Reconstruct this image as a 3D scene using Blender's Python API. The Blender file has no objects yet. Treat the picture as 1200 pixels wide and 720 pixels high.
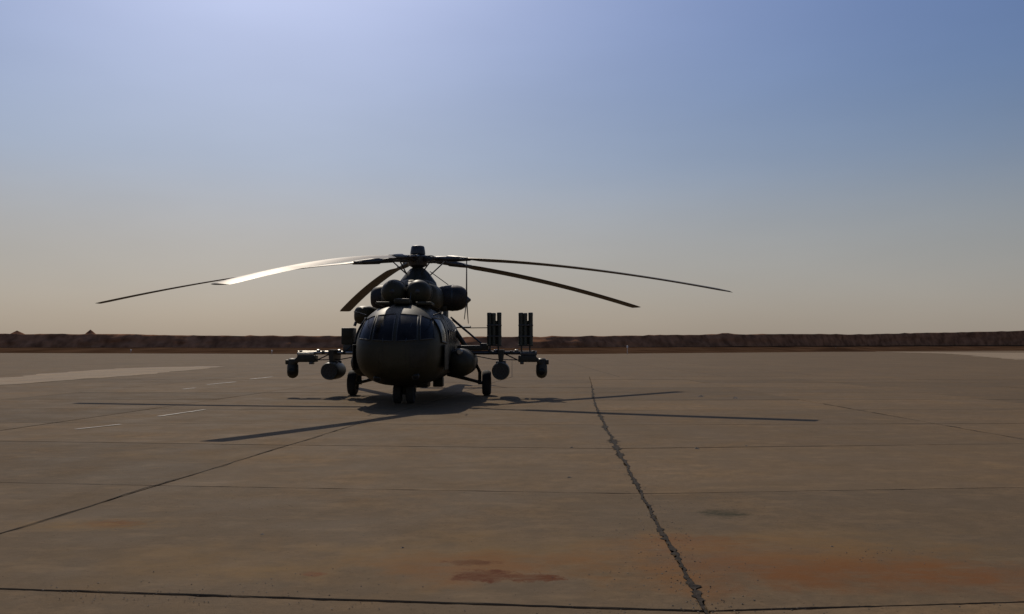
import bpy, bmesh, math, random
from mathutils import Vector, Matrix, noise
from mathutils.bvhtree import BVHTree
R = math.radians
random.seed(7)
scene = bpy.context.scene
COL = scene.collection

# ------------------------------------------------------------------ camera
CAM_H = 1.65
cam_data = bpy.data.cameras.new('camera')
cam = bpy.data.objects.new('camera', cam_data); COL.objects.link(cam)
cam.location = (0, 0, CAM_H)
cam.rotation_euler = (R(90 + 2.69), 0, 0)
cam_data.sensor_width = 36; cam_data.lens = 30
cam_data.clip_start = 0.1; cam_data.clip_end = 30000
scene.camera = cam

# ------------------------------------------------------------------ sky and sun
SUN_EL, SUN_AZ = 41.0, -17.0          # azimuth measured from +Y (away from camera) towards +X
world = bpy.data.worlds.new('World'); scene.world = world; world.use_nodes = True
wn = world.node_tree.nodes; wl = world.node_tree.links
bg = wn['Background']
sky = wn.new('ShaderNodeTexSky'); sky.sky_type = 'NISHITA'; sky.sun_disc = False
sky.sun_elevation = R(SUN_EL); sky.sun_rotation = R(SUN_AZ)
sky.altitude = 100; sky.air_density = 1.4; sky.dust_density = 2.6; sky.ozone_density = 4.0
# dusty air: the whole sky is a little bluer overhead and greyer towards the horizon, the same all round
wtc = wn.new('ShaderNodeTexCoord'); wsep = wn.new('ShaderNodeSeparateXYZ'); wramp = wn.new('ShaderNodeValToRGB'); wmul = wn.new('ShaderNodeMix')
wmul.data_type = 'RGBA'; wmul.blend_type = 'MULTIPLY'; wmul.inputs[0].default_value = 1.0
wl.new(wtc.outputs['Generated'], wsep.inputs[0]); wl.new(wsep.outputs[2], wramp.inputs[0])
cr = wramp.color_ramp; cr.interpolation = 'EASE'
for k, (pos_, c_) in enumerate(((.0, (.68, .72, .90)), (.11, (.62, .60, .67)), (.22, (.565, .63, .80)), (.40, (.575, .66, .91)))):
    e_ = cr.elements[k] if k < 2 else cr.elements.new(pos_)
    e_.position = pos_; e_.color = (*c_, 1)
wl.new(sky.outputs[0], wmul.inputs[6]); wl.new(wramp.outputs[0], wmul.inputs[7])
whz = wn.new('ShaderNodeMapRange'); whz.interpolation_type = 'SMOOTHSTEP'
for k, v in ((1, .30), (2, -.02), (3, 0.), (4, .62)): whz.inputs[k].default_value = v
wl.new(wsep.outputs[2], whz.inputs[0])
whm = wn.new('ShaderNodeMix'); whm.data_type = 'RGBA'; wcr = wn.new('ShaderNodeValToRGB'); wcr.color_ramp.interpolation = 'EASE'
wcr.color_ramp.elements[0].position = 0; wcr.color_ramp.elements[0].color = (.54, .465, .385, 1)
wcr.color_ramp.elements[1].position = .15; wcr.color_ramp.elements[1].color = (.60, .605, .60, 1)
wl.new(wsep.outputs[2], wcr.inputs[0])
whs = wn.new('ShaderNodeVectorMath'); whs.operation = 'SCALE'; whs.inputs['Scale'].default_value = 11.4
wl.new(wcr.outputs[0], whs.inputs[0]); wl.new(whs.outputs[0], whm.inputs[7])
wl.new(whz.outputs[0], whm.inputs[0]); wl.new(wmul.outputs[2], whm.inputs[6])
# barely visible veils of dust in the air
wmp = wn.new('ShaderNodeMapping'); wmp.inputs['Scale'].default_value = (1.2, 1.2, 4.5); wno = wn.new('ShaderNodeTexNoise')
wno.inputs['Scale'].default_value = 2.2; wno.inputs['Detail'].default_value = 5; wl.new(wtc.outputs['Generated'], wmp.inputs[0]); wl.new(wmp.outputs[0], wno.inputs['Vector'])
wnr = wn.new('ShaderNodeMapRange'); wnr.inputs[1].default_value = .25; wnr.inputs[2].default_value = .75; wnr.inputs[3].default_value = .955; wnr.inputs[4].default_value = 1.045
wl.new(wno.outputs[0], wnr.inputs[0])
wvm = wn.new('ShaderNodeVectorMath'); wvm.operation = 'SCALE'; wl.new(whm.outputs[2], wvm.inputs[0]); wl.new(wnr.outputs[0], wvm.inputs['Scale'])
wl.new(wvm.outputs[0], bg.inputs['Color'])
bg.inputs['Strength'].default_value = 0.127
sun_data = bpy.data.lights.new('sun', 'SUN'); sun_data.energy = 4.8; sun_data.angle = R(0.5)
sun_data.color = (1.0, 0.89, 0.73)
sun = bpy.data.objects.new('sun', sun_data); COL.objects.link(sun)
sd = Vector((math.sin(R(SUN_AZ)) * math.cos(R(SUN_EL)), math.cos(R(SUN_AZ)) * math.cos(R(SUN_EL)), math.sin(R(SUN_EL))))
sun.rotation_euler = sd.to_track_quat('Z', 'Y').to_euler()
sun.location = (-20, 60, 60)
scene.view_settings.view_transform = 'Standard'; scene.view_settings.look = 'None'
scene.view_settings.exposure = -0.9; scene.view_settings.gamma = 1.0
scene.render.engine = 'CYCLES'

# ------------------------------------------------------------------ helpers
def tag(o, label=None, cat=None, group=None, kind=None):
    if label: o['label'] = label
    if cat: o['category'] = cat
    if group: o['group'] = group
    if kind: o['kind'] = kind
    return o

def link(name, me, mat=None, parent=None, loc=None, rot=None):
    o = bpy.data.objects.new(name, me); COL.objects.link(o)
    if mat is not None and me is not None and not me.materials: me.materials.append(mat)
    if parent: o.parent = parent
    if loc is not None: o.location = loc
    if rot is not None: o.rotation_euler = rot
    return o

def smooth(me, ang=35):
    me.polygons.foreach_set('use_smooth', [True] * len(me.polygons))
    try: me.set_sharp_from_angle(angle=R(ang))
    except Exception: pass
    me.update(); return me

class MB:
    """collects shapes for one mesh"""
    def __init__(self): self.bm = bmesh.new()
    def ring_loft(self, rings, cap0=True, cap1=True, closed=True):
        vs = [[self.bm.verts.new(p) for p in r] for r in rings]
        n = len(rings[0])
        for a, b in zip(vs[:-1], vs[1:]):
            for i in range(n if closed else n - 1):
                j = (i + 1) % n
                try: self.bm.faces.new((a[i], a[j], b[j], b[i]))
                except ValueError: pass
        if cap0: self.bm.faces.new(vs[0][::-1])
        if cap1: self.bm.faces.new(vs[-1])
        return self
    def tube(self, pts, rad, n=8):
        pts = [Vector(p) for p in pts]
        rads = rad if isinstance(rad, (list, tuple)) else [rad] * len(pts)
        rings = []
        for i, p in enumerate(pts):
            d = (pts[min(i + 1, len(pts) - 1)] - pts[max(i - 1, 0)]).normalized()
            up = Vector((0, 0, 1)) if abs(d.z) < .95 else Vector((0, 1, 0))
            u = d.cross(up).normalized(); v = u.cross(d)
            rings.append([p + (u * math.cos(2 * math.pi * k / n) + v * math.sin(2 * math.pi * k / n)) * rads[i] for k in range(n)])
        return self.ring_loft(rings)
    def lathe(self, prof, axis='Z', c=(0, 0, 0), n=24, tilt=None):
        """prof: list of (radius, along)"""
        c = Vector(c); rings = []
        for r, a in prof:
            ring = []
            for k in range(n):
                t = 2 * math.pi * k / n; x, y = r * math.cos(t), r * math.sin(t)
                p = {'Z': Vector((x, y, a)), 'Y': Vector((x, a, y)), 'X': Vector((a, x, y))}[axis]
                if tilt is not None: p = tilt @ p
                ring.append(c + p)
            rings.append(ring)
        return self.ring_loft(rings)
    def box(self, c, s, bevel=0.0, rot=None):
        m = Matrix.Translation(c)
        if rot is not None: m = m @ rot.to_4x4()
        b2 = bmesh.new(); bmesh.ops.create_cube(b2, size=1.0)
        for v in b2.verts: v.co = Vector((v.co.x * s[0], v.co.y * s[1], v.co.z * s[2]))
        if bevel: bmesh.ops.bevel(b2, geom=list(b2.edges), offset=bevel, segments=2, affect='EDGES', profile=.6)
        for v in b2.verts: v.co = m @ v.co
        t = bpy.data.meshes.new('t'); b2.to_mesh(t); b2.free(); self.bm.from_mesh(t); bpy.data.meshes.remove(t)
        return self
    def mesh(self, name, ang=35):
        bmesh.ops.recalc_face_normals(self.bm, faces=list(self.bm.faces))
        me = bpy.data.meshes.new(name); self.bm.to_mesh(me); self.bm.free()
        return smooth(me, ang)
    def build(self, name, mat, parent=None, loc=None, rot=None, ang=35):
        return link(name, self.mesh(name, ang), mat, parent, loc, rot)

def interp(tab, x):
    if x <= tab[0][0]: return tab[0][1]
    for (a, b), (c, d) in zip(tab[:-1], tab[1:]):
        if x <= c: return b + (d - b) * (x - a) / (c - a)
    return tab[-1][1]

# ------------------------------------------------------------------ materials
def mat(name, color, rough=.6, metal=0.0, var=.25, scale=3.0, bump=0.0, bscale=40, spec=.5, tint=None, dirt=None):
    m = bpy.data.materials.new(name); m.use_nodes = True
    N = m.node_tree.nodes; L = m.node_tree.links; p = N['Principled BSDF']
    p.inputs['Roughness'].default_value = rough; p.inputs['Metallic'].default_value = metal
    p.inputs['Specular IOR Level'].default_value = spec
    tc = N.new('ShaderNodeTexCoord')
    nz = N.new('ShaderNodeTexNoise'); nz.inputs['Scale'].default_value = scale; nz.inputs['Detail'].default_value = 6
    L.new(tc.outputs['Object'], nz.inputs['Vector'])
    rp = N.new('ShaderNodeValToRGB'); c = color
    lo = tuple(v * (1 - var) for v in c); hi = tint if tint else tuple(min(1, v * (1 + var)) for v in c)
    rp.color_ramp.elements[0].position = .32; rp.color_ramp.elements[0].color = (*lo, 1)
    rp.color_ramp.elements[1].position = .68; rp.color_ramp.elements[1].color = (*hi, 1)
    L.new(nz.outputs[0], rp.inputs[0]); out = rp.outputs[0]
    if dirt:
        n2 = N.new('ShaderNodeTexNoise'); n2.inputs['Scale'].default_value = scale * 3.1; n2.inputs['Detail'].default_value = 9
        L.new(tc.outputs['Object'], n2.inputs['Vector'])
        mr = N.new('ShaderNodeMapRange'); mr.inputs[1].default_value = .52; mr.inputs[2].default_value = .75; mr.inputs[4].default_value = .6
        L.new(n2.outputs[0], mr.inputs[0])
        mx = N.new('ShaderNodeMix'); mx.data_type = 'RGBA'
        L.new(mr.outputs[0], mx.inputs[0]); L.new(out, mx.inputs[6]); mx.inputs[7].default_value = (*dirt, 1); out = mx.outputs[2]
    L.new(out, p.inputs['Base Color'])
    rr = N.new('ShaderNodeMapRange'); rr.inputs[3].default_value = max(.03, rough - .1); rr.inputs[4].default_value = min(1, rough + .12)
    L.new(nz.outputs[0], rr.inputs[0]); L.new(rr.outputs[0], p.inputs['Roughness'])
    if bump:
        b = N.new('ShaderNodeBump'); b.inputs['Strength'].default_value = bump; b.inputs['Distance'].default_value = .02
        n3 = N.new('ShaderNodeTexNoise'); n3.inputs['Scale'].default_value = bscale; n3.inputs['Detail'].default_value = 5
        L.new(tc.outputs['Object'], n3.inputs['Vector']); L.new(n3.outputs[0], b.inputs['Height']); L.new(b.outputs[0], p.inputs['Normal'])
    return m

M = {}
M['olive'] = mat('olive_paint', (.040, .034, .017), .5, 0, .3, 1.1, .05, 6, dirt=(.066, .053, .030), spec=.24)
M['olive_dark'] = mat('dark_olive_paint', (.034, .029, .017), .48, 0, .3, 2.0, .05, 8, dirt=(.055, .044, .028), spec=.3)
M['blade'] = mat('blade_paint', (.050, .043, .032), .47, 0, .3, 1.5, dirt=(.085, .068, .045), spec=.22)
M['blade'].node_tree.nodes['Principled BSDF'].inputs['Specular Tint'].default_value = (1.0, .68, .36, 1)
M['steel'] = mat('dark_steel', (.06, .058, .055), .42, .6, .3, 5, dirt=(.07, .06, .05))
M['bare_and_glint'] = mat('worn_and_glint_metal', (.30, .28, .24), .33, .8, .25, 7)  # bare metal of clamps and lamps; on the starboard boom it paints sun glint
M['tube'] = mat('launcher_paint', (.045, .046, .028), .5, 0, .25, 3)
M['rubber'] = mat('tyre_rubber', (.020, .019, .018), .85, 0, .3, 8, .1, 60, dirt=(.06, .05, .04))
M['frame'] = mat('window_frame', (.036, .032, .02), .5, 0, .2, 5)
M['glass'] = mat('canopy_glass', (.013, .012, .010), .2, 0, .5, 3, spec=.16, dirt=(.03, .026, .02))
M['red'] = mat('red_cover', (.25, .03, .02), .6)
M['exhaust'] = mat('exhaust_soot', (.04, .034, .028), .6, .5, .35, 4, dirt=(.09, .06, .04))
M['white'] = mat('white_paint', (.72, .70, .66), .5, 0, .12, 3, dirt=(.4, .36, .3))
M['lens'] = mat('lamp_lens', (.7, .7, .68), .12)
M['tar'] = mat('crumbled_tar', (.016, .013, .010), .95, 0, .45, 14, .6, 50, tint=(.055, .042, .030), spec=.1)
M['stone'] = mat('loose_stone', (.09, .068, .047), .9, 0, .6, 9, tint=(.22,.175,.125))
M['line'] = mat('worn_line_paint', (.215, .172, .122), .7, 0, .2, 5, dirt=(.155, .115, .075))

def concrete(name, base, far=False):
    m = bpy.data.materials.new(name); m.use_nodes = True
    N = m.node_tree.nodes; L = m.node_tree.links; p = N['Principled BSDF']
    geo = N.new('ShaderNodeNewGeometry'); pos = geo.outputs['Position']
    def nz(scale, detail=6, rough=.55, vec=None, sx=1.0, sy=1.0):
        mp = N.new('ShaderNodeMapping'); mp.inputs['Scale'].default_value = (sx, sy, 1)
        L.new(vec or pos, mp.inputs[0])
        n = N.new('ShaderNodeTexNoise'); n.inputs['Scale'].default_value = scale; n.inputs['Detail'].default_value = detail
        n.inputs['Roughness'].default_value = rough; L.new(mp.outputs[0], n.inputs['Vector']); return n.outputs[0]
    def rng(v, a, b, c=0., d=1.):
        r = N.new('ShaderNodeMapRange'); r.inputs[1].default_value = a; r.inputs[2].default_value = b
        r.inputs[3].default_value = c; r.inputs[4].default_value = d; L.new(v, r.inputs[0]); return r.outputs[0]
    def mix(f, a, b, mode='MIX'):
        x = N.new('ShaderNodeMix'); x.data_type = 'RGBA'; x.blend_type = mode
        if isinstance(f, float): x.inputs[0].default_value = f
        else: L.new(f, x.inputs[0])
        for s, v in ((6, a), (7, b)):
            if isinstance(v, tuple): x.inputs[s].default_value = (*v, 1)
            else: L.new(v, x.inputs[s])
        return x.outputs[2]
    def mth(op, a, b=None):
        x = N.new('ShaderNodeMath'); x.operation = op
        for i, v in enumerate((a, b)):
            if v is None: continue
            if isinstance(v, (int, float)): x.inputs[i].default_value = v
            else: L.new(v, x.inputs[i])
        return x.outputs[0]
    big = nz(.12, 5); mid = nz(.9, 8, .6); fine = nz(14, 6, .65); stretched = nz(.5, 6, .6, sx=.35, sy=1.6)
    grit = nz(60, 3, .7)
    c = mix(rng(big, .35, .65), tuple(v * .86 for v in base), tuple(v * 1.12 for v in base))
    c = mix(rng(mid, .42, .66, 0, .7), c, (base[0] * 1.22, base[1] * 1.13, base[2] * .98))     # dust film
    c = mix(rng(stretched, .50, .68, 0, .6), c, (base[0] * .66, base[1] * .66, base[2] * .68))     # grime
    c = mix(rng(fine, .35, .68, 0, .42), c, (base[0] * .55, base[1] * .52, base[2] * .5))
    c = mix(rng(grit, .58, .72, 0, .5), c, (base[0] * 1.5, base[1] * 1.45, base[2] * 1.35))
    patch = nz(.33, 4, .5); c = mix(rng(patch, .42, .58, 0, .8), c, (base[0] * .80, base[1] * .83, base[2] * .88))
    speck = nz(28, 2, .5); c = mix(rng(speck, .66, .72, 0, .75), c, (base[0] * .42, base[1] * .40, base[2] * .40))
    pit = nz(95, 2, .5); c = mix(rng(pit, .60, .70, 0, .5), c, (base[0] * .5, base[1] * .48, base[2] * .46))
    mot = nz(4.2, 7, .68); c = mix(rng(mot, .42, .62, .0, .8), c, (base[0] * .72, base[1] * .74, base[2] * .76))
    mot2 = nz(2.1, 8, .72, sx=.6, sy=1.3); c = mix(rng(mot2, .52, .70, 0, .55), c, (base[0] * 1.38, base[1] * 1.34, base[2] * 1.26))
    # rust coloured dirt washed over the slabs, each blotch with its own shape
    sep = N.new('ShaderNodeSeparateXYZ'); L.new(pos, sep.inputs[0])
    wob = nz(1.3, 7, .65); wob2 = nz(9, 8, .72)
    brk = rng(nz(3.4, 8, .74, sx=.5, sy=1.2), .36, .55, .3, 1.1)
    def blot(cx, cy, rx, ry, col, amt, soft=.5, w=None, c=None):
        dx = mth('DIVIDE', mth('SUBTRACT', sep.outputs[0], cx), rx); dy = mth('DIVIDE', mth('SUBTRACT', sep.outputs[1], cy), ry)
        d = mth('SQRT', mth('ADD', mth('MULTIPLY', dx, dx), mth('MULTIPLY', dy, dy)))
        d = mth('ADD', d, mth('MULTIPLY', mth('SUBTRACT', w or wob, .5), 2.6))
        return mix(mth('MULTIPLY', rng(d, 1.0, 1.0 - soft, 0, amt), brk), c, col)
    if not far:
        rust = (.185, .075, .024); ochre = (.22, .135, .056)
        c = blot(1.9, 6.7, 1.9, .9, rust, .85, .9, None, c)
        c = blot(2.6, 7.2, 2.0, .9, ochre, .6, 1.0, None, c)
        c = blot(2.9, 6.2, 1.8, .6, rust, .8, .9, None, c)
        c = blot(1.45, 7.3, .7, .4, rust, .6, .8, wob2, c)
        c = blot(-.2, 6.8, 1.9, 1.1, ochre, .7, 1.0, None, c)
        c = blot(-.2, 6.5, 1.2, .6, rust, .55, .8, None, c)
        c = blot(-.20, 6.25, .24, .20, (.105, .032, .010), .95, .4, wob2, c)
        c = blot(.14, 6.20, .26, .13, (.11, .034, .010), .95, .4, wob2, c)
        c = blot(-.32, 6.62, .25, .10, (.10, .036, .013), .8, .5, wob2, c)
        c = blot(-3.75, 8.05, .36, .20, (.13, .045, .017), .9, .6, wob2, c)
        c = blot(-4.0, 8.0, 1.1, .3, ochre, .7, .9, wob2, c)
        c = blot(2.1, 8.55, .32, .26, (.04, .036, .018), .85, .8, wob2, c)
        c = blot(-2.4, 6.6, 1.6, .7, ochre, .5, 1.0, None, c)
        c = blot(-1.45, 6.3, .10, .08, (.17, .06, .03), .8, .5, wob2, c)
        c = blot(-4.5, 13.2, 2.4, .7, ochre, .4, 1.0, None, c)
        oi = N.new('ShaderNodeObjectInfo')
        c = mix(1.0, c, mix(oi.outputs['Random'], (.82, .83, .85), (1.10, 1.08, 1.05)), 'MULTIPLY')
    else:
        # joints of the far slabs, too thin to pick apart
        br = N.new('ShaderNodeTexBrick'); br.offset = 0; br.inputs['Scale'].default_value = 1
        br.inputs['Brick Width'].default_value = 6.0; br.inputs['Row Height'].default_value = 4.13
        br.inputs['Mortar Size'].default_value = .05; br.inputs['Mortar Smooth'].default_value = .3
        br.inputs['Color1'].default_value = (.93, .93, .93, 1); br.inputs['Color2'].default_value = (1.06, 1.05, 1.04, 1)
        br.inputs['Mortar'].default_value = (.45, .42, .4, 1)
        L.new(pos, br.inputs['Vector'])
        c = mix(.8, c, br.outputs[0], 'MULTIPLY')
    L.new(c, p.inputs['Base Color'])
    L.new(rng(mid, .3, .7, .78, .95), p.inputs['Roughness'])
    p.inputs['Specular IOR Level'].default_value = .05
    b = N.new('ShaderNodeBump'); b.inputs['Strength'].default_value = .35; b.inputs['Distance'].default_value = .012
    L.new(mth('ADD', fine, mth('MULTIPLY', grit, .35)), b.inputs['Height']); L.new(b.outputs[0], p.inputs['Normal'])
    return m
BASE = (.178, .122, .069)
M['slab'] = concrete('apron_concrete', BASE)
M['far'] = concrete('far_apron_concrete', BASE, True)
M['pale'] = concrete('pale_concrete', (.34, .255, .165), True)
M['fill'] = mat('joint_fill', (.035, .026, .018), .95, 0, .4, 2.2, .4, 60, tint=(.17, .12, .075), spec=0)
M['dirt'] = mat('dry_dirt', (.066, .035, .019), 1.0, 0, .3, .08, .5, 2, tint=(.09, .05, .028), spec=0)
M['berm'] = mat('berm_earth', (.30, .145, .075), 1.0, 0, .4, .3, .45, 1.2, spec=0)

# ------------------------------------------------------------------ ground
def ptab(tab): return lambda px: interp(tab, px)
# apron edge: picture azimuth (x - 600)/1000 -> distance
edge_d = [(-1.6, 262), (-.9, 250), (-.6, 238), (-.26, 205), (.04, 192), (.3, 262), (.45, 340), (.6, 395), (1.0, 430), (1.6, 450)]
base_z = [(-1.6, 1.6), (-.6, 1.6), (0, 1.4), (.45, 2.4), (.6, 2.8), (1.6, 3.0)]
top_y = [(-1.6, 391), (-.6, 391.0), (-.45, 391), (-.4, 392.5), (-.26, 393.5), (0, 394.5), (.1, 393.5), (.2, 392), (.32, 391), (.42, 391.3), (.5, 389.3), (.6, 387.2), (1.6, 386)]
S = [-3.0 + 6.0 * i / 900 for i in range(901)]
def sm(tab, s): return (interp(tab, s - .06) + 2 * interp(tab, s) + interp(tab, s + .06)) / 4
edge = []
for s in S:
    d = sm(edge_d, s) + noise.noise((s * 9, 0, 0)) * 1.2
    edge.append((s * d, d))

# surrounding ground out to the horizon
g = bpy.data.meshes.new('ground')
g.from_pydata([(-9000, -3000, -.12), (9000, -3000, -.12), (9000, 15000, -.12), (-9000, 15000, -.12)], [], [(0, 1, 2, 3)])
ground = tag(link('ground', g, M['dirt']), kind='structure')

# built slab field
ROWS = [1.15, 5.42, 9.70, 13.98, 18.2, 22.4, 26.6, 30.8, 35.0, 39.2, 43.4, 47.6]
COLS = [(-29.4, .03), (-23.4, .03), (-17.4, .05), (-11.4, .08), (-5.27, .114), (.96, .06), (9.3, -.01), (15.0, .0), (19.9, .02), (25.9, .02), (31.9, .02)]
SEAM = [(1.15, .98), (5.41, 1.217), (9.7, 1.455), (14.8, 1.76), (22.3, 2.22), (27.5, 2.62), (38.4, 3.57), (50, 4.5)]
def colx(j, y):
    if j == 5: return interp(SEAM, y)
    x0, k = COLS[j]; return x0 + k * (y - 1.15)
def rowy(i, x):
    y = ROWS[i]
    return y + min(1.3, .14 * max(0, -x - .3) + .10 * max(0, x - 2)) * (1 if i < 4 else .4)
FIELD_Y1 = ROWS[-1]
# apron base: joint bed under the slabs plus the far paving around the field
bed = bpy.data.meshes.new('apron')
bed.from_pydata([(-31, -4, -.016), (36, -4, -.016), (36, 50, -.016), (-31, 50, -.016)], [], [(0, 1, 2, 3)])
apron = tag(link('apron', bed, M['fill']), kind='structure')
# outer paving: polygon with a hole where the single slabs lie
def outer():
    bm = bmesh.new()
    nr, nc = len(ROWS) - 1, len(COLS) - 1
    ctr = lambda j, i: Vector((colx(j, rowy(i, colx(j, ROWS[i]))), rowy(i, colx(j, ROWS[i])), 0))
    # inner ring counter-clockwise: bottom, right, top, left
    inner = [ctr(j, 0) for j in range(nc + 1)] + [ctr(nc, i) for i in range(1, nr + 1)] + [ctr(j, nr) for j in range(nc - 1, -1, -1)] + [ctr(0, i) for i in range(nr - 1, 0, -1)]
    out = [Vector((x, y, 0)) for x, y in edge]
    c0 = inner[0]; 
    loop_out = [Vector((-900, 100, 0)), Vector((-900, -60, 0)), Vector((1500, -60, 0)), Vector((1500, 100, 0))] + out[::-1]
    vi = [bm.verts.new(v) for v in inner]; vo = [bm.verts.new(v) for v in loop_out]
    ei = [bm.edges.new((vi[k], vi[(k + 1) % len(vi)])) for k in range(len(vi))]
    eo = [bm.edges.new((vo[k], vo[(k + 1) % len(vo)])) for k in range(len(vo))]
    bmesh.ops.triangle_fill(bm, use_beauty=True, edges=ei + eo, normal=(0, 0, 1))
    # drop faces inside the hole
    ib = (COLS[0][0] + 1.5, COLS[-1][0] - .5)
    kill = [f for f in bm.faces if all(v in vi for v in f.verts)]
    bmesh.ops.delete(bm, geom=kill, context='FACES_ONLY')
    for f in bm.faces:
        if f.normal.z < 0: f.normal_flip()
    me = bpy.data.meshes.new('outer_paving'); bm.to_mesh(me); bm.free(); return me
link('outer_paving', outer(), M['far'], apron)

def slab(i, j):
    """one concrete slab with worn, slightly ragged edges"""
    rnd = random.Random(i * 31 + j)
    cor = []
    for (ii, jj) in ((i, j), (i, j + 1), (i + 1, j + 1), (i + 1, j)):
        x = colx(jj, ROWS[ii]); y = rowy(ii, x); cor.append(Vector((colx(jj, y), y, 0)))
    cen = sum(cor, Vector()) / 4
    near = cor[0].y < 15
    step = .05 if cor[0].y < 6 else (.16 if near else .6)
    gap = rnd.uniform(.004, .011) if near else .012
    pts = []
    for k in range(4):
        a, b = cor[k], cor[(k + 1) % 4]; L = (b - a).length; n = max(3, int(L / step))
        t = (b - a).normalized(); nrm = Vector((-t.y, t.x, 0))
        for q in range(n):
            f = q / n; p = a.lerp(b, f)
            w = gap + (abs(noise.noise((p.x * 11, p.y * 11, i + j))) * .02 + max(0, noise.noise((p.x * 2.1, p.y * 2.1, 5))) * .018) * (1 if near else .6)
            e = min(f * L, (1 - f) * L)
            p = p + nrm * w
            if q == 0:
                t0 = (cor[k - 1] - a).normalized(); p = a + (t + t0) * (gap + .01)
            pts.append(p)
    dz = rnd.uniform(-.003, .003)
    tx, ty = rnd.uniform(-.0006, .0006), rnd.uniform(-.0006, .0006)
    zz = lambda p: dz + tx * (p.x - cen.x) + ty * (p.y - cen.y)
    top = []; rim = []; bot = []
    for k, p in enumerate(pts):
        d = (cen - p).normalized()
        ch = .004 + abs(noise.noise((p.x * 9, p.y * 9, 9))) * .014
        top.append((p + d * ch) - cen + Vector((0, 0, zz(p)))); rim.append(p - cen + Vector((0, 0, zz(p) - .006))); bot.append(p - cen + Vector((0, 0, -.0155)))
    n = len(pts)
    me = bpy.data.meshes.new('slab')
    vs = top + rim + bot
    fs = [tuple(range(n))]
    for k in range(n):
        q = (k + 1) % n
        fs.append((k, n + k, n + q, q)); fs.append((n + k, 2 * n + k, 2 * n + q, n + q))
    me.from_pydata(vs, [], fs); me.update()
    link('slab', me, M['slab'], apron, cen)
for i in range(len(ROWS) - 1):
    for j in range(len(COLS) - 1): slab(i, j)

# crumbling tar in the widest joint
def tar_seam(j, y0, y1, w0, w1, step=.05, seed=1):
    bm = bmesh.new(); n = int((y1 - y0) / step); L = []; Rr = []
    for k in range(n + 1):
        y = y0 + (y1 - y0) * k / n; f = k / n
        x = colx(j, y) + noise.noise((y * .55, seed, 0)) * .07 + noise.noise((y * 2.3, seed, 3)) * .028
        w = (w0 + (w1 - w0) * f) * (.35 + 1.9 * abs(noise.noise((y * 1.1, seed, 8)))) 
        l = w * (.5 + 1.0 * noise.noise((y * 13, seed, 1))) ; r = w * (.5 + 1.0 * noise.noise((y * 13, seed, 2)))
        z = .0065
        L.append(bm.verts.new((x - max(.006, l), y, z))); Rr.append(bm.verts.new((x + max(.006, r), y, z)))
    for k in range(n): bm.faces.new((L[k], Rr[k], Rr[k + 1], L[k + 1]))
    me = bpy.data.meshes.new('tar_seam'); bm.to_mesh(me); bm.free()
    return link('tar_seam', me, M['tar'], apron)
tar_seam(5, 5.2, 12.5, .055, .09, .018, 1); tar_seam(5, 12.5, 27, .09, .09, .04, 1.0); tar_seam(5, 27, 37, .08, .05, .08, 1.0)
tar_seam(6, 10, 25, .03, .035, .05, 4.0); tar_seam(4, 5.6, 20, .012, .02, .04, 7.0)

# worn dashes of an old guide line
def dash(p, q, w, label):
    p, q = Vector((*p, 0)), Vector((*q, 0)); t = (q - p); L = t.length; t.normalize(); nrm = Vector((-t.y, t.x, 0))
    n = max(4, int(L / .12)); bm = bmesh.new(); A = []; B = []
    for k in range(n + 1):
        c = p + t * L * k / n
        a = w / 2 * (.75 + .6 * noise.noise((c.x * 4, c.y * 4, 1))); b = w / 2 * (.75 + .6 * noise.noise((c.x * 4, c.y * 4, 4)))
        A.append(bm.verts.new(c + nrm * a + Vector((0, 0, .008)))); B.append(bm.verts.new(c - nrm * b + Vector((0, 0, .008))))
    for k in range(n): bm.faces.new((B[k], B[k + 1], A[k + 1], A[k]))
    for f in bm.faces:
        if f.normal.z < 0: f.normal_flip()
    me = bpy.data.meshes.new('painted_dash'); bm.to_mesh(me); bm.free()
    return tag(link('painted_dash', me, M['line']), kind='structure')
for p, q, w in (((-8.75, 17.2), (-8.35, 18.3), .12), ((-8.42, 20.4), (-8.1, 22.6), .14), ((-13.4, 37.6), (-13.1, 40.6), .22), ((-13.45, 44.0), (-13.3, 47.5), .22), ((-12.9, 33.6), (-12.8, 34.6), .2)):
    dash(p, q, w, '')

# patches of paler, later-poured concrete
def pale_patch(poly, z, amp, step):
    pts = []
    for k in range(len(poly)):
        a, b = Vector((*poly[k], z)), Vector((*poly[(k + 1) % len(poly)], z)); n = max(2, int((b - a).length / step))
        for q in range(n):
            p = a.lerp(b, q / n); pts.append(p + Vector((noise.noise((p.x * .5, p.y * .35, 3)) * amp, noise.noise((p.x * .5, p.y * .35, 8)) * amp, 0)))
    bm = bmesh.new(); vs = [bm.verts.new(p) for p in pts]; f = bm.faces.new(vs); bmesh.ops.triangulate(bm, faces=[f])
    for f in bm.faces:
        if f.normal.z < 0: f.normal_flip()
    me = bpy.data.meshes.new('pale_patch'); bm.to_mesh(me); bm.free()
    return link('pale_patch', me, M['pale'], apron)
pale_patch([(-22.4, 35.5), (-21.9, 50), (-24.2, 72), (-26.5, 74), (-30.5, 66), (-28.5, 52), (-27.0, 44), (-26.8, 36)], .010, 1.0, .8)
pale_patch([(66, 112), (110, 215), (132, 305), (146, 250), (170, 236), (120, 150)], .008, 3.0, 4)

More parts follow.
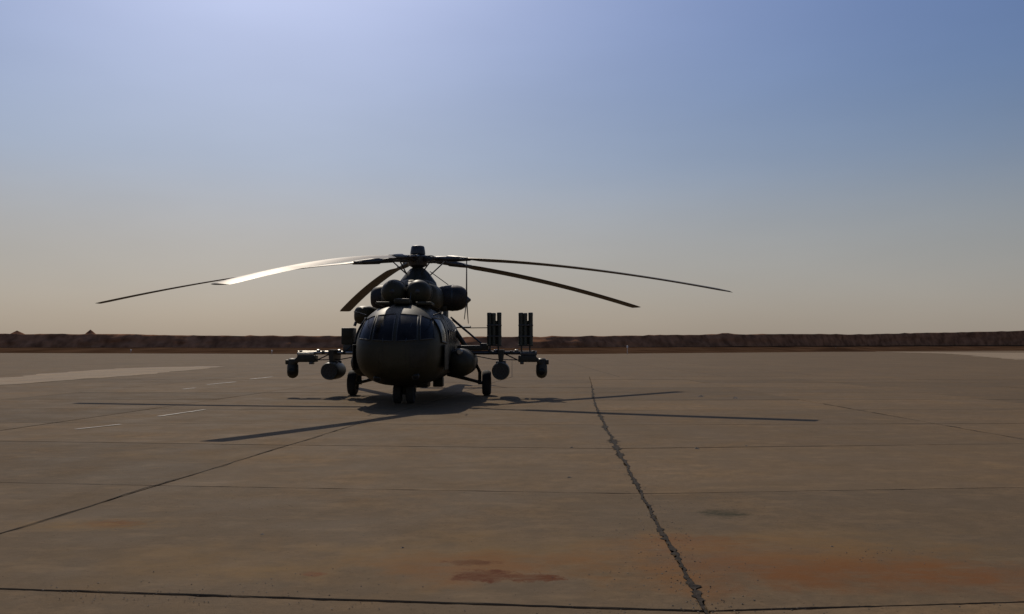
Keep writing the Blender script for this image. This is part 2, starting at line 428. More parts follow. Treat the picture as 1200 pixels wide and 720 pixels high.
# loose stones and crumbs
def crumbs():
    vs, fs = [], []
    rnd = random.Random(3)
    def stone(x, y, r, z):
        o = len(vs); a = rnd.uniform(0, 6.28)
        for k in range(4):
            t = a + k * 1.57 + rnd.uniform(-.3, .3); rr = r * rnd.uniform(.7, 1.2)
            vs.append((x + rr * math.cos(t), y + rr * math.sin(t), z))
        vs.append((x + rnd.uniform(-.3, .3) * r, y + rnd.uniform(-.3, .3) * r, z + r * rnd.uniform(.3, .6)))
        fs.extend([(o, o + 1, o + 4), (o + 1, o + 2, o + 4), (o + 2, o + 3, o + 4), (o + 3, o, o + 4)])
    for k in range(900):       # along the tar seam
        y = 4.9 + rnd.random() ** 1.6 * 24
        stone(colx(5, y) + rnd.gauss(0, .13 + .03 * rnd.random() * y / 6), y, rnd.uniform(.003, .010), .003)
    for k in range(450):        # along the transverse joints
        i = rnd.choice((1, 1, 1, 2, 2, 3)); x = rnd.uniform(-9, 9); stone(x, rowy(i, x) + rnd.gauss(0, .06), rnd.uniform(.003, .009), .003)
    for k in range(350):
        y = 4.6 + rnd.random() ** 1.5 * 26; stone(rnd.uniform(-.7, .7) * y, y, rnd.uniform(.003, .009) * (1 if rnd.random() < .97 else 2.2), .003)
    for k in range(300):       # gritty patches
        cx, cy, s = rnd.choice(((1.1, 6.3, .35), (-1.7, 5.9, .5), (-3.0, 9.1, .5), (3.0, 6.9, .3), (-2.6, 5.75, .4)))
        stone(rnd.gauss(cx, s), rnd.gauss(cy, s * .5), rnd.uniform(.003, .008), .003)
    for x, y, r in ((.72, 10.9, .035), (3.0, 13.95, .05), (3.9, 14.3, .04), (.98, 14.1, .03), (2.65, 7.15, .02), (4.05, 6.6, .018), (-2.2, 7.6, .02), (-.9, 7.1, .02), (6.3, 28.5, .14), (7.2, 27.6, .12)):
        stone(x, y, r, .002)
    me = bpy.data.meshes.new('loose_stones'); me.from_pydata(vs, [], fs); me.update()
    tag(link('loose_stones', me, M['stone']), 'loose stones and concrete crumbs scattered over the apron', 'gravel', kind='stuff')
crumbs()

# dirt verge and earth berm behind the apron
def berm():
    vs, fs, vv, vf = [], [], [], []
    rows_b = 14
    for a, s in enumerate(S):
        ex, ed = edge[a]
        k1 = sm(edge_d, s); db = k1 * 1.14 + 16
        zb = sm(base_z, s)
        dtop = db + 4.0
        ty = interp(top_y, s) + noise.noise((s * 26, 3, 1)) * .5 + noise.noise((s * 90, 2, 1)) * .55 - max(0, noise.noise((s * 60, 8, 1)) - .45) * 3
        if 0.245 < s < .258: ty -= 1.6
        zt = CAM_H + (407 - ty) * dtop / 1000
        # verge: from beneath the apron edge up to the berm foot
        for q in range(5):
            f = q / 4; d = (k1 - 3) * (1 - f) + (db + 1) * f
            vv.append((s * d, d, -.09 + (zb + .1) * f ** 1.5 + noise.noise((s * d * .05, d * .05, 2)) * .12 * f))
        for q in range(rows_b):
            f = q / (rows_b - 1)
            if f < .72:
                u = f / .72; d = db + 4.0 * u; z = zb - .3 + (zt - zb + .3) * u
                n = noise.noise((s * d * .16, z * .5, d * .1)); d += n * 1.3 * (1 - abs(2 * u - 1) * .4) + noise.noise((s * d * .55, z * 1.2, 4)) * .6; z += noise.noise((s * d * .3, z * .9, 7)) * .22 * (u < .99)
            else:
                u = (f - .72) / .28; d = dtop + 1.5 + 18 * u; z = (zt + .05) * (1 - u ** 1.2) - .2 * u
            vs.append((s * d, d, z))
    n = 5
    for a in range(len(S) - 1):
        for q in range(n - 1): vf.append((a * n + q, (a + 1) * n + q, (a + 1) * n + q + 1, a * n + q + 1))
        for q in range(rows_b - 1): fs.append((a * rows_b + q, (a + 1) * rows_b + q, (a + 1) * rows_b + q + 1, a * rows_b + q + 1))
    me = bpy.data.meshes.new('earth_berm'); me.from_pydata(vs, [], fs); smooth(me, 180)
    tag(link('earth_berm', me, M['berm']), kind='structure')
    me = bpy.data.meshes.new('dirt_verge'); me.from_pydata(vv, [], vf); smooth(me, 180)
    tag(link('dirt_verge', me, M['dirt']), kind='structure')
berm()
def mound(x, y, rx, ry, h, name='spoil_mound'):
    vs, fs = [], []; n, r = 36, 9
    for q in range(r):
        f = q / (r - 1)
        for k in range(n):
            t = 2 * math.pi * k / n; w = 1 + .16 * noise.noise((math.cos(t) * 1.5, math.sin(t) * 1.5, x))
            z = h * (1 - f) ** 1.15 + noise.noise((x + f * 4 * math.cos(t), f * 4 * math.sin(t), 2)) * .25 * h * f * (1 - f)
            vs.append((x + rx * f * w * math.cos(t), y + ry * f * w * math.sin(t), z - .1))
    for q in range(r - 1):
        for k in range(n): fs.append((q * n + k, q * n + (k + 1) % n, (q + 1) * n + (k + 1) % n, (q + 1) * n + k))
    me = bpy.data.meshes.new(name); me.from_pydata(vs, [], fs); smooth(me, 180)
    return tag(link(name, me, M['berm']), kind='structure')
mound(-164, 332, 11, 11, 8.6); mound(-192, 331, 17, 12, 8.2); mound(116, 312, 18, 9, 1.7).data.materials[0] = M['dirt']

# small white edge markers standing on the verge
def edge_marker(px, d, h, label):
    e = tag(link('edge_marker', None, loc=((px - 600) / 1000 * d, d, -.02)), label, 'marker', 'white markers along the apron edge')
    MB().lathe([(.14, 0), (.14, .08), (.09, .12), (.05, .13)], n=12).build('base', M['stone'], e)
    MB().tube([(0, 0, .1), (0, 0, h * .8)], .05).build('post', M['white'], e)
    MB().lathe([(.06, h * .72), (.17, h * .76), (.19, h * .88), (.12, h), (.02, h * 1.03)], n=14).build('lamp_head', M['white'], e)
edge_marker(154, 232, 1.0, 'small white marker on the verge below the pointed mound')
edge_marker(319, 199, .9, 'small white marker on the apron edge just left of the weapon turret')
edge_marker(735, 205, 2.0, 'taller white marker post right of the launcher tubes')
edge_marker(979, 318, 1.4, 'small white marker at the right by the low dirt heap')

# ------------------------------------------------------------------ helicopter (nose towards the camera, -Y)
HELI = tag(link('helicopter', None, loc=(-3.17, 28.6, 0)), 'dark olive military transport helicopter parked nose-on on the concrete apron', 'helicopter')
def part(mb, name, m, parent=None, ang=35): return mb.build(name, M[m] if isinstance(m, str) else m, parent or HELI, ang=ang)

# --- fuselage: (y, half width, z top, z bottom, exponent)
ST = [(-5.66, .16, 1.60, 1.34, 2.1), (-5.62, .48, 1.80, 1.12, 2.3), (-5.50, .80, 2.03, .92, 2.45), (-5.25, 1.02, 2.29, .76, 2.6), (-4.92, 1.15, 2.52, .66, 2.7),
      (-4.5, 1.22, 2.73, .59, 2.75), (-4.0, 1.25, 2.86, .54, 2.8), (-3.4, 1.25, 2.93, .52, 2.8), (-1.5, 1.25, 2.95, .50, 2.8), (2.2, 1.25, 2.95, .50, 2.8),
      (3.2, 1.23, 2.95, .53, 2.7), (4.0, 1.12, 2.95, .60, 2.5), (4.8, .92, 2.95, 1.08, 2.3), (5.5, .66, 2.95, 1.65, 2.1), (6.1, .47, 2.93, 2.02, 2.0),
      (8.5, .36, 2.90, 2.20, 2.0), (11.2, .26, 2.88, 2.34, 2.0), (11.9, .16, 2.86, 2.46, 2.0), (12.2, .05, 2.78, 2.6, 2.0)]
def ring(y, hw, zt, zb, e, n=48):
    zc = (zt + zb) / 2; hh = (zt - zb) / 2; out = []
    for k in range(n):
        t = 2 * math.pi * k / n; c, s = math.cos(t), math.sin(t)
        x = hw * math.copysign(abs(c) ** (2 / e), c); z = hh * math.copysign(abs(s) ** (2 / e), s)
        if z > 0: x *= 1 - .13 * (z / hh) ** 2 * min(1, hw / 1.0)
        out.append(Vector((x, y, zc + z)))
    return out
def catmull(ST, sub=4):
    out = []
    for i in range(len(ST) - 1):
        p0, p1, p2, p3 = ST[max(i - 1, 0)], ST[i], ST[i + 1], ST[min(i + 2, len(ST) - 1)]
        for q in range(sub):
            t = q / sub; row = []
            y = p1[0] + (p2[0] - p1[0]) * t; h = p2[0] - p1[0]
            for c in range(1, 5):
                m1 = (p2[c] - p0[c]) / max(1e-6, p2[0] - p0[0]) * h; m2 = (p3[c] - p1[c]) / max(1e-6, p3[0] - p1[0]) * h
                row.append((2 * t**3 - 3 * t**2 + 1) * p1[c] + (t**3 - 2 * t**2 + t) * m1 + (-2 * t**3 + 3 * t**2) * p2[c] + (t**3 - t**2) * m2)
            out.append((y, *row))
    out.append(ST[-1]); return out
fus = MB(); fus.ring_loft([ring(*s) for s in catmull(ST)])
fus_me = fus.mesh('fuselage', 60)
fuselage = link('fuselage', fus_me, M['olive'], HELI)
BVH = BVHTree.FromPolygons([v.co.copy() for v in fus_me.vertices], [tuple(p.vertices) for p in fus_me.polygons])
def hit(p, d):
    loc, nor, _, _ = BVH.ray_cast(Vector(p), Vector(d)); 
    if loc is None:
        loc, nor, _, _ = BVH.find_nearest(Vector(p))
    if nor.dot(Vector(d)) > 0: nor = -nor
    return loc, nor
def panel(quad, axis, off, nu=8, nv=8):
    """window panel laid on the fuselage skin: quad in (x,z) seen from the front or (y,z) seen from a side"""
    grid = []
    for iv in range(nv + 1):
        row = []
        for iu in range(nu + 1):
            u, v = iu / nu, iv / nv
            a = [quad[0][k] * (1 - u) * (1 - v) + quad[1][k] * u * (1 - v) + quad[2][k] * u * v + quad[3][k] * (1 - u) * v for k in (0, 1)]
            if axis == 'F': l, n = hit((a[0], -9, a[1]), (0, 1, 0))
            elif axis == 'L': l, n = hit((4, a[0], a[1]), (-1, 0, 0))
            else: l, n = hit((-4, a[0], a[1]), (1, 0, 0))
            row.append((l, n))
        grid.append(row)
    mb = MB()
    T = [[mb.bm.verts.new(l + n * off) for l, n in r] for r in grid]
    B = [[mb.bm.verts.new(l - n * .03) for l, n in r] for r in grid]
    for iv in range(nv):
        for iu in range(nu):
            mb.bm.faces.new((T[iv][iu], T[iv][iu + 1], T[iv + 1][iu + 1], T[iv + 1][iu]))
    bd = [(0, k) for k in range(nu)] + [(k, nu) for k in range(nv)] + [(nv, k) for k in range(nu, 0, -1)] + [(k, 0) for k in range(nv, 0, -1)]
    for a, b in zip(bd, bd[1:] + bd[:1]):
        mb.bm.faces.new((T[a[0]][a[1]], T[b[0]][b[1]], B[b[0]][b[1]], B[a[0]][a[1]]))
    loop = [grid[a][b][0] + grid[a][b][1] * (off + .004) for a, b in bd]
    return mb, loop
def window(quad, axis, name='windscreen_pane', off=.012, fr=.016, m='glass'):
    mb, loop = panel(quad, axis, off)
    w = part(mb, name, m, ang=60)
    f = MB(); n = len(loop)
    rings = []
    for k in range(n):
        p = loop[k]; d = (loop[(k + 1) % n] - loop[k - 1]).normalized()
        nr = Vector((0, -1, 0)) if axis == 'F' else Vector((1 if axis == 'L' else -1, 0, 0))
        u = d.cross(nr).normalized(); v = u.cross(d)
        rings.append([p + u * a * fr + v * b * fr * .6 for a, b in ((1, 0), (.5, .8), (-.5, .8), (-1, 0), (0, -1))])
    rings.append(rings[0]); f.ring_loft(rings, False, False)
    f.build('window_frame', M['frame'], w)
    return w
for s in (1, -1):
    window([(s * .05, 1.80), (s * .60, 1.84), (s * .55, 2.52), (s * .05, 2.56)], 'F')
    window([(s * .68, 1.84), (s * 1.03, 1.88), (s * .93, 2.40), (s * .62, 2.52)], 'F')
    ax = 'L' if s > 0 else 'R'
    window([(-4.72, 1.80), (-3.82, 1.76), (-3.82, 2.44), (-4.55, 2.44)], ax, 'side_window', .03, .028)
    mb, _ = panel([(-3.70, .95), (-2.9, .95), (-2.9, 2.45), (-3.72, 2.45)], ax, .014); door = part(mb, 'cabin_door', 'olive_dark', ang=60)
    for y in (-2.3, -1.35, -.4, .55, 1.5):
        w0 = hit((s * 4, y, 2.0), (-s, 0, 0))[0]
        pw = MB().lathe([(.20, -.03), (.20, s * .018), (.02, s * .022)] if s > 0 else [(.20, .03), (.20, -.018), (.02, -.022)], 'X', w0, 20)
        pw = part(pw, 'porthole', 'glass')
        MB().lathe([(.21, 0), (.25, 0), (.25, s * .02), (.21, s * .026), (.21, 0)], 'X', w0, 20).build('window_frame', M['frame'], pw)
# panel seams and rivet strips on the nose
for quad in ([(.30, .95), (.315, .95), (.315, 1.72), (.30, 1.72)], [(-.315, .95), (-.30, .95), (-.30, 1.72), (-.315, 1.72)], [(-.9, 1.725), (.9, 1.725), (.9, 1.745), (-.9, 1.745)]):
    part(panel(quad, 'F', .006, 10, 4)[0], 'seam_strip', 'olive_dark', ang=60)
part(panel([(-.82, 1.02), (-.42, 1.0), (-.42, 1.5), (-.84, 1.5)], 'F', .008, 8, 6)[0], 'nose_hatch', 'olive', ang=60)
part(panel([(.42, 1.1), (.86, 1.12), (.86, 1.62), (.42, 1.6)], 'F', .008, 8, 6)[0], 'nose_hatch', 'olive_dark', ang=60)
for y in (-2.75, -1.85, -.9, .1, 1.05, 2.0):
    row = min(catmull(ST), key=lambda q: abs(q[0] - y))
    mb = MB(); mb.ring_loft([[Vector((p.x * k, y + d, 1.725 + (p.z - 1.725) * k)) for p in ring(y, *row[1:])] for d, k in ((-.02, 1.0), (-.018, 1.006), (.018, 1.006), (.02, 1.0))], False, False)
    part(mb, 'skin_band', 'olive_dark')
# landing lamps and nose fittings
for x, z in ((.55, .86), (-.5, .80)):
    l, n = hit((x, -9, z), (0, 1, 0))
    la = part(MB().lathe([(.10, 0), (.11, -.05), (.09, -.07), (.02, -.075)], 'Y', l, 16), 'landing_lamp', 'steel')
    MB().lathe([(.085, -.07), (.06, -.085), (.01, -.09)], 'Y', l, 16).build('lamp_lens', M['glass'], la)
# wipers
for s in (1, -1):
    a = hit((s * .30, -9, 1.79), (0, 1, 0))[0]; b = hit((s * .42, -9, 2.3), (0, 1, 0))[0]
    part(MB().tube([a + Vector((0, -.03, 0)), a.lerp(b, .5) + Vector((0, -.06, 0)), b + Vector((0, -.03, 0))], .010, 6), 'wiper', 'steel')
# pitot booms and whip antennas
for s in (1, -1):
    part(MB().tube([(s * .95, -4.5, 2.55), (s * 1.18, -4.62, 2.62), (s * 1.18, -5.1, 2.62)], [.02, .02, .014], 8), 'pitot_probe', 'steel')
part(MB().tube([(.2, -3.9, 2.9), (.22, -3.7, 3.25)], [.018, .006], 6), 'whip_antenna', 'steel')
# armour plates beside the cockpit
for s in (1, -1):
    part(MB().box((s * 1.285, -4.05, 1.36), (.035, 1.25, .72), .012), 'armour_plate', 'olive_dark')
# roof step and intake lip in front of the engines
part(MB().box((0, -3.75, 2.97), (.46, .75, .16), .05), 'roof_fairing', 'olive')
part(MB().box((-.55, -3.6, 2.915), (.42, .9, .09), .03), 'roof_hatch', 'olive'); part(MB().box((.62, -3.55, 2.915), (.46, .9, .09), .03), 'roof_hatch', 'olive')

# --- engine deck
def rbox_loft(st, n=32):
    return MB().ring_loft([ring(*s, n=n) for s in st])
part(rbox_loft([(-2.55, .70, 3.56, 2.80, 3), (-2.4, .86, 3.66, 2.80, 3.4), (-1.0, .94, 3.72, 2.80, 3.6), (1.2, .92, 3.74, 2.80, 3.4), (2.6, .70, 3.55, 2.85, 3), (4.2, .40, 3.2, 2.85, 2.6), (5.4, .15, 2.98, 2.85, 2.2)]), 'engine_cowling', 'olive', ang=50)
part(rbox_loft([(-1.15, .26, 3.80, 3.6, 2.4), (-.9, .50, 3.86, 3.5, 2.6), (-.3, .60, 3.92, 3.5, 2.3), (.4, .58, 3.95, 3.5, 2.3), (1.1, .45, 3.95, 3.5, 2.4), (2.3, .25, 3.75, 3.4, 2.4)]), 'gearbox_fairing', 'olive', ang=50)
part(MB().lathe([(.66, -.30), (.62, -.16), (.50, .0), (.38, .16), (.25, .29), (.15, .35)], 'Z', (0, 0, 3.98), 28), 'mast_fairing', 'olive_dark')
for s in (1, -1):
    cx = s * .375
    d = part(MB().lathe([(.02, -.50), (.14, -.485), (.25, -.43), (.33, -.33), (.372, -.18), (.382, .0), (.36, .18), (.34, .45), (.36, .9)], 'Y', (cx, -2.95, 3.29), 32), 'intake_dust_filter', 'olive', ang=60)
    MB().lathe([(.384, -.03), (.394, -.03), (.394, .05), (.384, .05), (.384, -.03)], 'Y', (cx, -2.95, 3.29), 32).build('clamp_band', M['steel'], d)
    MB().lathe([(.05, -.515), (.075, -.50), (.06, -.47), (.02, -.47)], 'Y', (cx, -2.95, 3.29), 16).build('nose_fitting', M['steel'], d)
# exhaust suppressors: fat barrels on each side of the deck
for s in (1, -1):
    ex = 1.22 if s > 0 else -1.06
    prof = [(.25, -.62), (.36, -.55), (.41, -.3), (.435, -.05), (.425, .14), (.385, .28), (.32, .38), (.24, .44), (.22, .40), (.02, .38)]
    b = part(MB().lathe([(r, s * a) for r, a in prof], 'X', (ex, -.25, 3.28), 26), 'exhaust_suppressor', 'exhaust', ang=40)
    MB().lathe([(.43, s * -.05), (.44, s * -.05), (.44, s * .0), (.43, s * .0), (.43, s * -.05)], 'X', (ex, -.25, 3.28), 26).build('clamp_band', M['steel'], b)
    part(MB().box((s * .92, -.25, 2.97), (.22, .6, .25), .04), 'exhaust_mount', 'olive_dark')
# heater fairing on the starboard shoulder (picture left)
part(MB().ring_loft([ring(y, hw, zt, zb, 3, 24) for y, hw, zt, zb in ((-2.95, .12, 2.80, 2.55), (-2.85, .26, 2.88, 2.42), (-2.6, .33, 2.91, 2.34), (-1.4, .33, 2.91, 2.34), (-1.1, .22, 2.86, 2.45), (-1.0, .1, 2.8, 2.55))]), 'heater_fairing', 'olive', ang=50).location = (-1.32, 0, 0)
part(MB().tube([(-1.62, -2.4, 2.42), (-1.66, -2.42, 2.30)], .045, 10), 'heater_drain', 'steel')

# --- tail fin and stabiliser
part(MB().ring_loft([[Vector((x * .5, y, z)) for x, y in pts] for z, pts in (
    (2.45, [(.30, 10.9), (.38, 11.5), (.12, 12.3), (-.12, 12.3), (-.38, 11.5), (-.30, 10.9)]),
    (3.2, [(.16, 11.6), (.28, 12.0), (.10, 12.9), (-.10, 12.9), (-.28, 12.0), (-.16, 11.6)]),
    (4.15, [(.12, 12.25), (.24, 12.5), (.08, 13.1), (-.08, 13.1), (-.24, 12.5), (-.12, 12.25)]),
    (4.3, [(.03, 12.5), (.1, 12.6), (.03, 12.95), (-.03, 12.95), (-.1, 12.6), (-.03, 12.5)]))]), 'tail_fin', 'olive', ang=50)
for s in (1, -1):
    part(MB().ring_loft([[Vector((x, 8.75 + y, 2.53 + z)) for y, z in ((-.42, 0), (-.25, .05), (0, .06), (.42, .0), (0, -.05), (-.25, -.04))] for x in (s * .2, s * 1.36)]), 'stabiliser', 'olive')
# --- tail rotor on the port side
TR = Vector((.98, 12.45, 3.92))
hub = part(MB().lathe([(.07, -.75), (.09, -.2), (.17, -.12), (.17, .06), (.11, .12), (.05, .2), (.02, .21)], 'X', TR, 18), 'tail_rotor_hub', 'steel')
for k, a in enumerate((2, 122, 242)):
    mb = MB(); rings = []
    ca, sa = math.cos(R(a)), math.sin(R(a))
    for r, c, th in ((.15, .06, .05), (.35, .07, .05), (.45, .24, .035), (1.95, .24, .022), (1.98, .20, .01)):
        rad = Vector((0, sa, ca)); tan = Vector((0, ca, -sa)); ax = Vector((1, 0, 0)); base = TR + rad * r
        tw = R(7); tt = tan * math.cos(tw) + ax * math.sin(tw); nn = ax * math.cos(tw) - tan * math.sin(tw)
        rings.append([base + tt * c * u + nn * th * v for u, v in ((-.5, 0), (-.25, .8), (.1, .9), (.5, 0), (.1, -.9), (-.25, -.8))])
    part(mb.ring_loft(rings), 'tail_rotor_blade', 'blade')

# --- main rotor
HUB = Vector((0, 0, 4.60))
hubm = MB().lathe([(.12, -.75), (.14, -.30), (.30, -.22), (.34, -.10), (.34, .08), (.26, .14), (.20, .16)], 'Z', HUB, 20)
main_hub = part(hubm, 'rotor_hub', 'steel')
MB().lathe([(.20, .14), (.255, .17), (.25, .24), (.225, .40), (.20, .44), (.10, .47), (.02, .475)], 'Z', HUB, 20).build('oil_reservoir', M['steel'], main_hub)
MB().lathe([(.16, -.62), (.33, -.60), (.36, -.54), (.33, -.48), (.17, -.46)], 'Z', HUB, 24).build('swashplate', M['steel'], main_hub)
BL = 10.75; DROOP = 1.55
def droop(r): return -DROOP * (max(0, r) / BL) ** 1.6
def blade_mesh():
    prof = [(0, 0), (.02, .25), (.08, .55), (.22, .92), (.38, 1.0), (.65, .70), (.88, .27), (1.0, .03), (1.0, -.03), (.85, -.22), (.6, -.5), (.35, -.72), (.18, -.68), (.06, -.42)]
    rings = []; N_ = 30
    for q in range(N_ + 1):
        r = 2.05 + (BL - 2.05) * q / N_
        c = .52; th = .033
        if q == 0: c, th = .16, .05
        elif q == 1: c, th = .44, .042
        if q == N_: c, th = .48, .02
        pit = R(9 + (2.6 - 9) * q / N_); z0 = droop(r); out = []
        for u, v in prof:
            yy = (u - .27) * c; zz = v * th          # leading edge at -Y
            out.append(Vector((r, yy * math.cos(pit) + zz * math.sin(pit), z0 - yy * math.sin(pit) + zz * math.cos(pit))))
        rings.append(out)
    return MB().ring_loft(rings).mesh('rotor_blade', 40)
def cuff_mesh():
    m = MB()
    m.box((.47, 0, 0), (.30, .20, .20), .03); m.box((.72, 0, droop(.7)), (.22, .26, .13), .03)
    m.tube([(.8, 0, droop(.8)), (1.25, 0, droop(1.25)), (1.3, 0, droop(1.3)), (1.75, 0, droop(1.75)), (2.2, 0, droop(2.2))], [.085, .085, .11, .09, .055], 12)
    m.box((2.0, 0, droop(2.0)), (.30, .26, .075), .02)
    return m.mesh('blade_grip')
def damper_mesh():
    return MB().tube([(.45, .20, .06), (.75, .24, .02), (.76, .24, .02), (1.15, .16, -.03)], [.055, .055, .03, .03], 10).mesh('damper')
def link_mesh():
    m = MB(); m.tube([(.95, -.02, -.02), (.92, -.30, -.03)], .035, 8); m.tube([(.92, -.30, -.02), (.36, -.24, -.52)], .022, 8); m.lathe([(.03, -.05), (.05, -.03), (.05, .03), (.03, .05)], 'Z', (.92, -.30, -.03), 10); return m.mesh('pitch_link')
bm_, cm_, dm_, lm_ = blade_mesh(), cuff_mesh(), damper_mesh(), link_mesh()
for me, k in ((bm_, 'blade'), (cm_, 'steel'), (dm_, 'steel'), (lm_, 'steel')): me.materials.append(M[k])
for a, dz_ in ((38.5, .84), (113.3, .86), (179.0, .95), (252.6, 1.03), (326.0, .95)):
    g_ = link('blade_grip', cm_, None, HELI, HUB, (0, 0, R(a)))
    link('damper', dm_, None, g_); link('pitch_link', lm_, None, g_)
    link('rotor_blade', bm_, None, HELI, HUB, (0, 0, R(a))).scale = (1, 1, dz_)
# handrail wires from the mast to the exhaust barrel
part(MB().tube([(.42, -.1, 4.18), (1.05, -.3, 3.72)], .014, 6), 'brace_wire', 'steel')

# --- undercarriage
def wheel(c, rad, w, parent, name='wheel'):
    k = .5 * w
    rim = MB().lathe([(.03, -k * .55), (rad * .30, -k * .6), (rad * .34, -k * .3), (rad * .55, -k * .55), (rad * .58, -k * .75), (rad * .58, k * .75), (rad * .55, k * .55), (rad * .34, k * .3), (rad * .30, k * .6), (.03, k * .55)], 'X', c, 24).build(name, M['steel'], parent)
    MB().lathe([(rad * .56, -k * .70), (rad * .66, -k * .96), (rad * .82, -k), (rad * .94, -k * .82), (rad, -k * .45), (rad, k * .45), (rad * .94, k * .82), (rad * .82, k), (rad * .66, k * .96), (rad * .56, k * .70), (rad * .56, -k * .70)], 'X', c, 32).build('tyre', M['rubber'], rim)
    return rim
for s in (1, -1):
    wx = s * 2.30; wy = .85
    wheel(Vector((wx, wy, .425)), .432, .30, HELI, 'main_wheel')
    part(MB().tube([(s * 2.10, wy, .44), (s * .95, wy - .15, .72)], [.055, .06], 10), 'axle_strut', 'olive_dark')
    part(MB().tube([(s * 2.10, wy, .42), (s * .95, wy + 1.1, .72)], [.05, .05], 10), 'drag_strut', 'olive_dark')
    sh = part(MB().tube([(s * 2.06, wy, .40), (s * 2.06, wy, .80), (s * 1.85, wy, 1.25), (s * 1.22, wy, 2.2)], [.06, .06, .08, .08], 12), 'shock_strut', 'olive_dark')
    MB().tube([(s * 2.0, wy, .425), (s * 2.46, wy, .425)], .06, 12).build('axle', M['steel'], sh)
for s in (1, -1): wheel(Vector((s * .19, -3.42, .295)), .300, .23, HELI, 'nose_wheel')
ns = part(MB().tube([(0, -3.32, .72), (0, -3.40, .45), (0, -3.42, .295)], [.085, .075, .06], 12), 'nose_strut', 'olive_dark')
MB().tube([(-.24, -3.42, .295), (.24, -3.42, .295)], .045, 10).build('axle', M['steel'], ns)
part(MB().tube([(0, -3.36, .40), (0, -2.6, .62)], .04, 8), 'drag_link', 'olive_dark')
# belly fittings
part(MB().box((.35, -1.6, .50), (.42, .9, .22), .05), 'belly_fairing', 'olive_dark'); part(MB().box((-.35, .9, .51), (.5, .8, .2), .05), 'belly_fairing', 'olive_dark')
part(MB().box((.55, 1.9, .42), (.36, .5, .36), .05), 'belly_pod', 'olive_dark')
part(MB().tube([(.3, -3.0, .57), (.3, -3.05, .30)], [.02, .01], 6), 'belly_antenna', 'steel')
# --- external fuel tanks
for s in (1, -1):
    t = part(MB().lathe([(.05, -2.0), (.25, -1.94), (.38, -1.78), (.44, -1.5), (.45, -1.2), (.45, 1.3), (.43, 1.6), (.33, 1.85), (.05, 1.98)], 'Y', (s * 1.52, .1, 1.16), 32), 'fuel_tank', 'olive', ang=50)
    for y in (-1.1, 0, 1.1): MB().lathe([(.45, y), (.462, y), (.462, y + .07), (.45, y + .07), (.45, y)], 'Y', (s * 1.52, .1, 1.16), 32).build('strap', M['steel'], t)
    part(MB().lathe([(.07, -.14), (.10, -.10), (.10, .02), (.06, .06)], 'Y', (s * 1.52, -1.72, 1.50), 14), 'position_lamp', 'bare_and_glint')

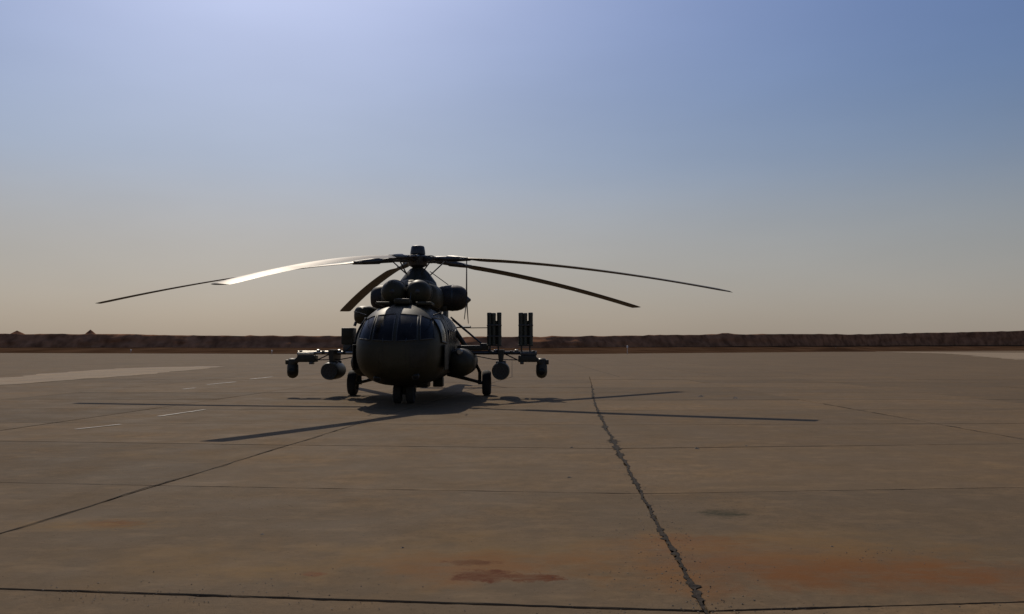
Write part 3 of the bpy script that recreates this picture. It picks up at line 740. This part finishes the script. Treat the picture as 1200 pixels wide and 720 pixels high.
# --- weapon booms
def pod_mesh():
    L = .86
    m = MB().lathe([(.21, -L + .02), (.262, -L), (.285, -L + .06), (.295, -L + .2), (.295, L - .5), (.27, L - .2), (.20, L), (.02, L)], 'Y', (0, 0, 0), 30)
    return m.mesh('rocket_pod', 40)
pm = pod_mesh(); pm.materials.append(M['tube'])
def rtube():
    return MB().lathe([(.028, -.875), (.042, -.875), (.044, -.80), (.028, -.80), (.028, -.875)], 'Y', (0, 0, 0), 10).mesh('rocket_tube')
rt = rtube(); rt.materials.append(M['steel'])
spots = [(0, 0)] + [(.092 * math.cos(k * math.pi / 3), .092 * math.sin(k * math.pi / 3)) for k in range(6)] + [(.185 * math.cos(k * math.pi / 6), .185 * math.sin(k * math.pi / 6)) for k in range(12)]
BZ = 1.46
for s in (1, -1):
    w = part(MB().tube([(s * 1.2, .05, BZ), (s * 4.0, .05, BZ)], .062, 12), 'weapon_boom', 'bare_and_glint' if s < 0 else 'steel')  # starboard boom takes the lighter metal: sun glint put into its colour
    MB().tube([(s * 1.2, .75, BZ), (s * 3.9, .75, BZ)], .055, 12).build('rear_tube', M['bare_and_glint' if s < 0 else 'steel'], w)  # same painted glint on the starboard rear tube
    for x in (1.75, 2.45, 3.15, 3.9): MB().box((s * x, .40, BZ + .01), (.10, .86, .12), .02).build('cross_rib', M['olive_dark'], w)
    for x in (2.62, 3.32): MB().lathe([(.03, .03), (.065, .055), (.065, .10), (.03, .115)], 'Z', (s * x, .05, BZ), 12).build('boom_clamp', M['bare_and_glint'], w)
    part(MB().tube([(s * 1.10, .2, 2.66), (s * 2.45, .1, BZ + .04)], .030, 8), 'upper_strut', 'steel')
    part(MB().tube([(s * 1.10, 1.0, 2.60), (s * 2.45, .75, BZ + .04)], .030, 8), 'upper_strut', 'steel')
    part(MB().tube([(s * 1.70, .05, BZ - .06), (s * 2.55, -.05, BZ - .22), (s * 3.4, .05, BZ - .24)], .018, 6), 'lower_brace', 'steel')
    part(MB().tube([(s * 2.95, .05, BZ - .05), (s * 3.42, .05, BZ - .27)], .022, 6), 'lower_brace', 'steel')
    # inner pylon and rocket pod
    py = part(MB().ring_loft([[Vector((s * 2.80 + x, y, z)) for x, y in ((-.07 * k, -.42), (.07 * k, -.42), (.09 * k, .1), (.07 * k, .85), (-.07 * k, .85), (-.09 * k, .1))] for z, k in ((BZ + .10, 1.4), (BZ - .1, 1.1), (1.14, .8))]), 'pylon', 'olive_dark')
    MB().box((s * 2.80, -.1, 1.15), (.34, .10, .07), .02).build('sway_brace', M['steel'], py); MB().box((s * 2.80, .5, 1.15), (.34, .10, .07), .02).build('sway_brace', M['steel'], py)
    rp_ = link('rocket_pod', pm, None, HELI, (s * 2.80, .15, .865))
    for x, z in spots: link('rocket_tube', rt, None, rp_, (x, 0, z))
    # outer adapter, drop bracket and turret
    ad = part(MB().box((s * 3.68, .05, BZ - .20), (.60, .50, .22), .025), 'outer_adapter', 'olive_dark')
    MB().box((s * 3.72, .05, BZ - .04), (.56, .34, .10), .02).build('adapter_plate', M['bare_and_glint' if s < 0 else 'steel'], ad)  # starboard plate lighter too, continuing the boom's painted glint
    MB().box((s * 3.50, -.12, BZ - .34), (.12, .3, .08), .015).build('cable_box', M['steel'], ad)
    part(MB().box((s * 4.03, 0, BZ - .26), (.40, .34, .13), .03, Matrix.Rotation(s * R(40), 3, 'Y')), 'drop_bracket', 'olive_dark')
    tu = part(MB().lathe([(.10, .64), (.15, .60), (.16, .44), (.185, .40), (.19, .18), (.17, .07), (.11, -.0), (.02, -.03)], 'Z', (s * 4.16, 0, .64), 22), 'turret', 'olive_dark', ang=45)
    MB().lathe([(.10, -.19), (.11, -.185), (.11, -.12), (.05, -.1)], 'Y', (s * 4.16, 0, .84), 16).build('turret_window', M['glass'], tu)
    MB().box((s * 4.34, 0, 1.15), (.12, .16, .16), .03).build('side_housing', M['olive_dark'], tu)
# equipment box on the starboard boom root
eb = part(MB().box((-2.36, .35, 2.02), (.40, .62, .56), .03), 'equipment_box', 'olive_dark')
MB().box((-2.36, .35, 1.65), (.3, .5, .26), .02).build('box_stand', M['steel'], eb); MB().box((-2.36, .03, 2.08), (.26, .02, .3), .008).build('box_lid', M['olive'], eb)
part(MB().box((-1.75, .2, 1.64), (.85, .4, .22), .04), 'boom_root_fairing', 'olive_dark'); part(MB().box((1.75, .2, 1.62), (.85, .4, .18), .04), 'boom_root_fairing', 'olive_dark')
part(MB().box((2.24, .25, 1.66), (.30, .4, .24), .04), 'junction_box', 'olive_dark')
part(MB().tube([(1.6, .4, 2.30), (2.40, .1, 2.30)], .016, 6), 'cable_conduit', 'steel')
# upright launcher tubes on the port boom
def ltube():
    m = MB().lathe([(.06, .02), (.076, 0), (.076, .06), (.076, .08), (.076, 1.16), (.079, 1.18), (.079, 1.27), (.070, 1.295), (.055, 1.30), (.05, 1.24), (.01, 1.24)], 'Z', (0, 0, 0), 18).mesh('launcher_tube', 40)
    m.materials.append(M['tube']); return m
lt = ltube()
for cx in (2.575, 3.63):
    rk = part(MB().box((cx, .05, BZ + .245), (.50, .20, .05), .012), 'launcher_rack', 'olive_dark')
    for dx in (-.14, .14): MB().tube([(cx + dx, .05, BZ + .03), (cx + dx, .05, BZ + .24)], .028, 8).build('rack_post', M['steel'], rk)
    for z in (.55, .92): MB().box((cx, .04, BZ + z), (.50, .175, .05), .01).build('rack_band', M['steel'], rk)
    MB().box((cx, .17, BZ + .68), (.40, .10, .80), .015).build('rack_spine', M['olive_dark'], rk)
    for dx, dz in ((-.165, 0), (-.022, -.012), (.165, .005)): link('launcher_tube', lt, None, HELI, (cx + dx, .04, BZ + .268 + dz)).scale = (1, 1, .83)
